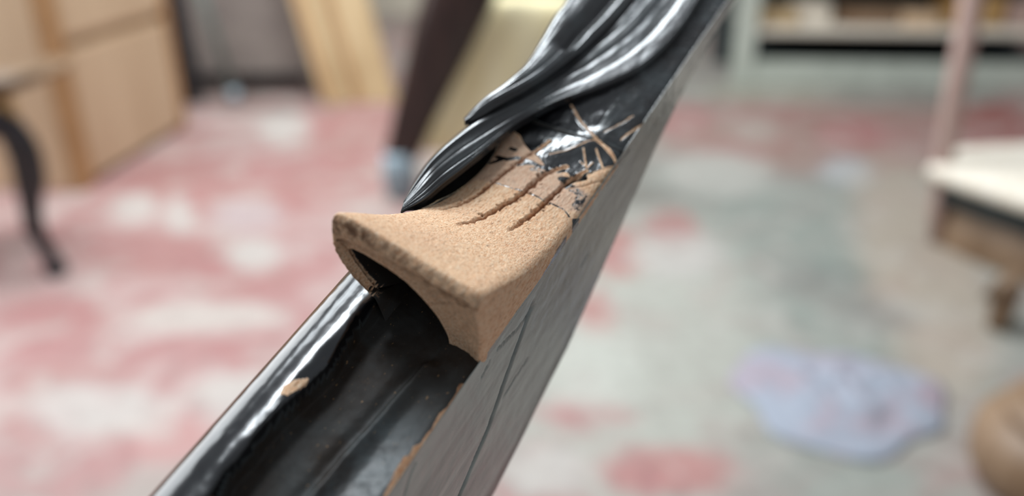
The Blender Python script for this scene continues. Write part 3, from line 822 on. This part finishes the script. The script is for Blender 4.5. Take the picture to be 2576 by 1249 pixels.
# padded back: a thick panel to the right of the post
bm = bmesh.new()
outl = [vp(x, y) for x, y in ((1030, 410), (1040, 340), (1060, 260), (1085, 160), (1110, 80), (1140, 5), (1300, 0), (1500, 12), (1470, 200), (1400, 415))]
n = len(outl); cpt = sum(outl, Vector()) / n
layers = []
for k, (y, s) in enumerate([(.10, .9), (.085, .98), (.05, 1.0), (.0, .98), (-.02, .92), (-.032, .7), (-.036, .35)]):
    layers.append([bm.verts.new((cpt + (o_ - cpt) * s) + Vector((0, y + .10, 0))) for o_ in outl])
for i in range(len(layers) - 1):
    for k in range(n): bm.faces.new((layers[i][k], layers[i][(k + 1) % n], layers[i + 1][(k + 1) % n], layers[i + 1][k]))
bm.faces.new(layers[0]); bm.faces.new(layers[-1][::-1])
bmesh.ops.subdivide_edges(bm, edges=bm.edges[:], cuts=1, smooth=0.6, use_grid_fill=True)
child('padded_back', bm, M['cream'], ch, None, True)

# --- stool with a black cabriole leg at the far left
a = floor_pt(128, 690)
st = empty('cabriole_stool', None, a)
tag(st, 'stool with black curved cabriole leg at the left edge', 'stool')
vp = lambda px, py: vert_pt(px, py, a) - a
path = [vp(140, 672), vp(118, 648), vp(88, 610), vp(64, 560), (vp(56, 500)), vp(62, 440), vp(52, 395), vp(25, 350), vp(-10, 320), vp(-40, 300)]
path = [q_ + Vector((.008 + .02 * min(1, i_ / 4), 0, 0)) for i_, q_ in enumerate(path)]
cp_ = catmull([tuple(x) for x in path], 40); rr = np.interp(np.linspace(0, 1, 40), [0, .1, .25, .5, .72, .85, 1], [.017, .020, .020, .023, .030, .040, .052])
child('leg', sweep_bm([Vector(x) for x in cp_], rr, 18), M['black'], st, None, True)
child('foot', sweep_bm([vp(136, 694), vp(140, 684), vp(140, 668), vp(134, 655)], [.022, .029, .028, .018], 18), M['black'], st, None, True)
zt = vp(0, 345).z; zu = vp(0, 205).z; xr = vp(38, 280).x
child('apron', box_bm(-.62, xr, -.02, .02, zt, zu - .03, .012), M['gold'], st)
child('seat_pad', box_bm(-.64, xr + .01, -.03, .30, zu - .03, zu, .015), M['brown'], st, None, True)
for x_, y_ in ((-.58, 0), (-.58, .28), (-.2, .28)):
    child('leg', sweep_bm([(x_, y_, 0), (x_, y_, .04), (x_ + .01, y_, zt * .6), (x_, y_, zt + .02)], [.024, .018, .02, .034], 14), M['black'], st, None, True)

# --- cabinet base and clutter at the back right
a, b = floor_pt(1838, 215), floor_pt(2700, 228)
rk, L = frame_at('storage_rack', a, b)
tag(rk, 'low painted storage rack with a dark gap along the back at the right', 'rack')
DP = .6
hh = lambda py: (vert_pt(2100, py, floor_pt(2100, 220))).z
z1, z2, z3 = hh(158), hh(90), hh(-60)
child('bottom_board', box_bm(0.0, L, -.0, .06, 0, z1, .004), M['pale'], rk)
child('upright', box_bm(-.0, .10, -.01, .05, 0, z3 + .5, .004), M['pale'], rk)
child('upright', box_bm(L - .10, L, -.01, .05, 0, z3 + .5, .004), M['pale'], rk)
child('back_panel', box_bm(0, L, DP, DP + .02, 0, z3 + .5, .002), M['shade'], rk)  # shade of the rack's gap is put into the panel colour
child('floor_board', box_bm(0.02, L - .02, .06, DP, z1 - .03, z1 - .01, .002), M['shade'], rk)
child('shelf', box_bm(0.1, L - .1, .0, DP, z2, z2 + .03, .003), M['ivory'], rk)
child('shelf', box_bm(0.1, L - .1, .0, DP, z3 + .1, z3 + .13, .003), M['board'], rk)
rng = random.Random(4)
x = .14; i = 0
tones = [('board', 'tan'), ('ivory', 'ivory'), ('brown', 'brown'), ('ply', 'pale'), ('gold', 'golden'), ('pink', 'pinkish')]
while x < L - .3:
    wd_ = rng.uniform(.14, .3); hgt = rng.uniform(.06, .16); mt, nm = tones[i % 6]
    o = empty('wood_offcut', None, (0, 0, 0)); o.parent = None
    o.matrix_world = Matrix.Translation(rk.location) @ Matrix.Rotation(rk.rotation_euler.z, 4, 'Z') @ Matrix.Translation((x, .05 + rng.uniform(0, .1), z2 + .03))
    ordn = ['leftmost', 'second', 'third', 'fourth', 'fifth', 'sixth', 'seventh', 'eighth', 'ninth', 'tenth', 'eleventh', 'twelfth'][i]
    tag(o, f'{nm} blurred wood offcut on the back rack shelf, {ordn} from the left', 'wood block', 'wood offcuts on the back rack shelf')
    child('block', box_bm(0, wd_, 0, .2, 0, hgt, .006), M[mt], o); 
    x += wd_ + rng.uniform(.01, .06); i += 1

# --- chair at the right: pinkish back post, ivory seat, brown frame
a = floor_pt(2352, 612)
rc = empty('wooden_chair', None, a)
tag(rc, 'pinkish brown wooden chair with ivory seat cut by the right edge', 'chair')
vp = lambda px, py: vert_pt(px, py, a) - a
child('back_post', sweep_bm([vp(2352, 606), vp(2358, 520), vp(2378, 380), vp(2405, 220), vp(2430, 90), vp(2450, -40), vp(2475, -220)], [.016, .019, .024, .027, .027, .027, .022], 16), M['pink'], rc, None, True)
zs = vp(2400, 440).z
c0 = vp(2325, 452)
bm = bmesh.new()
o_ = [Vector((0.0, 0, 0)), Vector((.16, .16, 0)), Vector((.62, .14, 0)), Vector((.60, -.42, 0)), Vector((.2, -.36, 0)), Vector((.05, -.14, 0))]
def pad(outl, z0, z1, nn=48, bulge=.02):
    P_ = catmull([tuple(x) for x in outl] + [tuple(outl[0])], nn + 1)[:-1]
    c_ = P_.mean(0); bm = bmesh.new(); rings = []
    for z, s in ((z0, .94), (z0 + .006, .985), (z0 + (z1 - z0) * .5, 1.0), (z1 - .01, .985), (z1, .93), (z1 + bulge * .6, .7), (z1 + bulge, .35), (z1 + bulge * 1.1, .1)):
        rings.append([bm.verts.new((c_[0] + (p_[0] - c_[0]) * s, c_[1] + (p_[1] - c_[1]) * s, z)) for p_ in P_])
    for i in range(len(rings) - 1):
        for k in range(nn): bm.faces.new((rings[i][k], rings[i][(k + 1) % nn], rings[i + 1][(k + 1) % nn], rings[i + 1][k]))
    bm.faces.new(rings[0]); bm.faces.new(rings[-1][::-1]); return bm
sx, sy = c0.x, c0.y
o_ = [Vector((sx + p_.x, sy + p_.y, 0)) for p_ in o_]
child('seat', pad(o_, zs - .012, zs + .035), M['ivory'], rc, None, True)
child('seat_gap_shade', pad([Vector((p_.x * .96 + .03, p_.y * .94, 0)) for p_ in o_], zs - .075, zs - .03, bulge=.0), M['shade'], rc, 'dark band standing in for the gap below the seat', True)  # dark band put in for the shaded gap under the seat
child('apron', pad([Vector((p_.x * .9 + .06, p_.y * .9, 0)) for p_ in o_], zs - .25, zs - .08, bulge=.0), M['brown'], rc, None, True)
f1 = floor_pt(2508, 826) - a
child('front_leg', sweep_bm([(f1.x, f1.y, 0), (f1.x, f1.y, .05), (f1.x + .005, f1.y + .01, zs * .45), (f1.x - .01, f1.y + .02, zs - .1)], [.022, .026, .034, .05], 16), M['brown'], rc, None, True)
child('front_leg', sweep_bm([(f1.x + .36, f1.y, 0), (f1.x + .36, f1.y, .05), (f1.x + .36, f1.y + .01, zs - .1)], [.022, .026, .04], 16), M['brown'], rc, None, True)
child('rear_leg', sweep_bm([(.5, .02, 0), (.5, .02, zs)], [.02, .02], 12), M['pink'], rc, None, True)

# --- turned brown leg blank at the bottom right corner
a = floor_pt(2665, 1225)
bl = empty('turned_leg', None, a)
tag(bl, 'round turned brown wooden blank in the bottom right corner', 'wooden blank')
child('shaft', lathe_bm([(.10, .0), (.128, .008), (.142, .03), (.146, .06), (.142, .09), (.128, .115), (.10, .125)]), M['brown'], bl, None, True)
child('collar', lathe_bm([(.06, .125), (.108, .127), (.112, .136), (.105, .146), (.05, .150)]), M['brown'], bl, None, True)

# --- pale plastic bag on the floor at the lower right
def bag():
    c = floor_pt(2105, 1000); t = NT('pale_lavender_plastic')
    v = t.coords(); t.link(t.ramp(t.noise(v, 9, 4, .6, .8), [(.45, srgb(150, 154, 164)), (.72, srgb(160, 138, 144))]), t.b.inputs['Base Color'])
    t.b.inputs['Roughness'].default_value = .3; t.b.inputs['IOR'].default_value = 1.15
    n, m = 48, 20; vs = [(0, 0, .022)]; fs = []
    for i in range(1, m + 1):
        for k in range(n):
            an = 2 * math.pi * k / n; r = i / m * (.20 + .018 * math.sin(3 * an + 1) + .01 * math.sin(7 * an))
            x, y = r * math.cos(an), r * math.sin(an) * .9
            z = .004 + .026 * (1 - (i / m) ** 2) * (1 + .7 * mn.fractal((x * 22, y * 22, 3), .8, 2, 3)) if i < m else .001
            vs.append((x, y, max(z, .001)))
    for k in range(n): fs.append((0, 1 + k, 1 + (k + 1) % n))
    for i in range(m - 1):
        for k in range(n):
            a_, b_ = 1 + i * n, 1 + (i + 1) * n; fs.append((a_ + k, b_ + k, b_ + (k + 1) % n, a_ + (k + 1) % n))
    o = mesh_obj('plastic_bag', vs, fs, t.m, None, True); o.location = c
    md = o.modifiers.new('thickness', 'SOLIDIFY'); md.thickness = .001; md.offset = 1
    tag(o, 'crumpled pale lavender plastic bag lying on the floor at lower right', 'plastic bag')
bag()
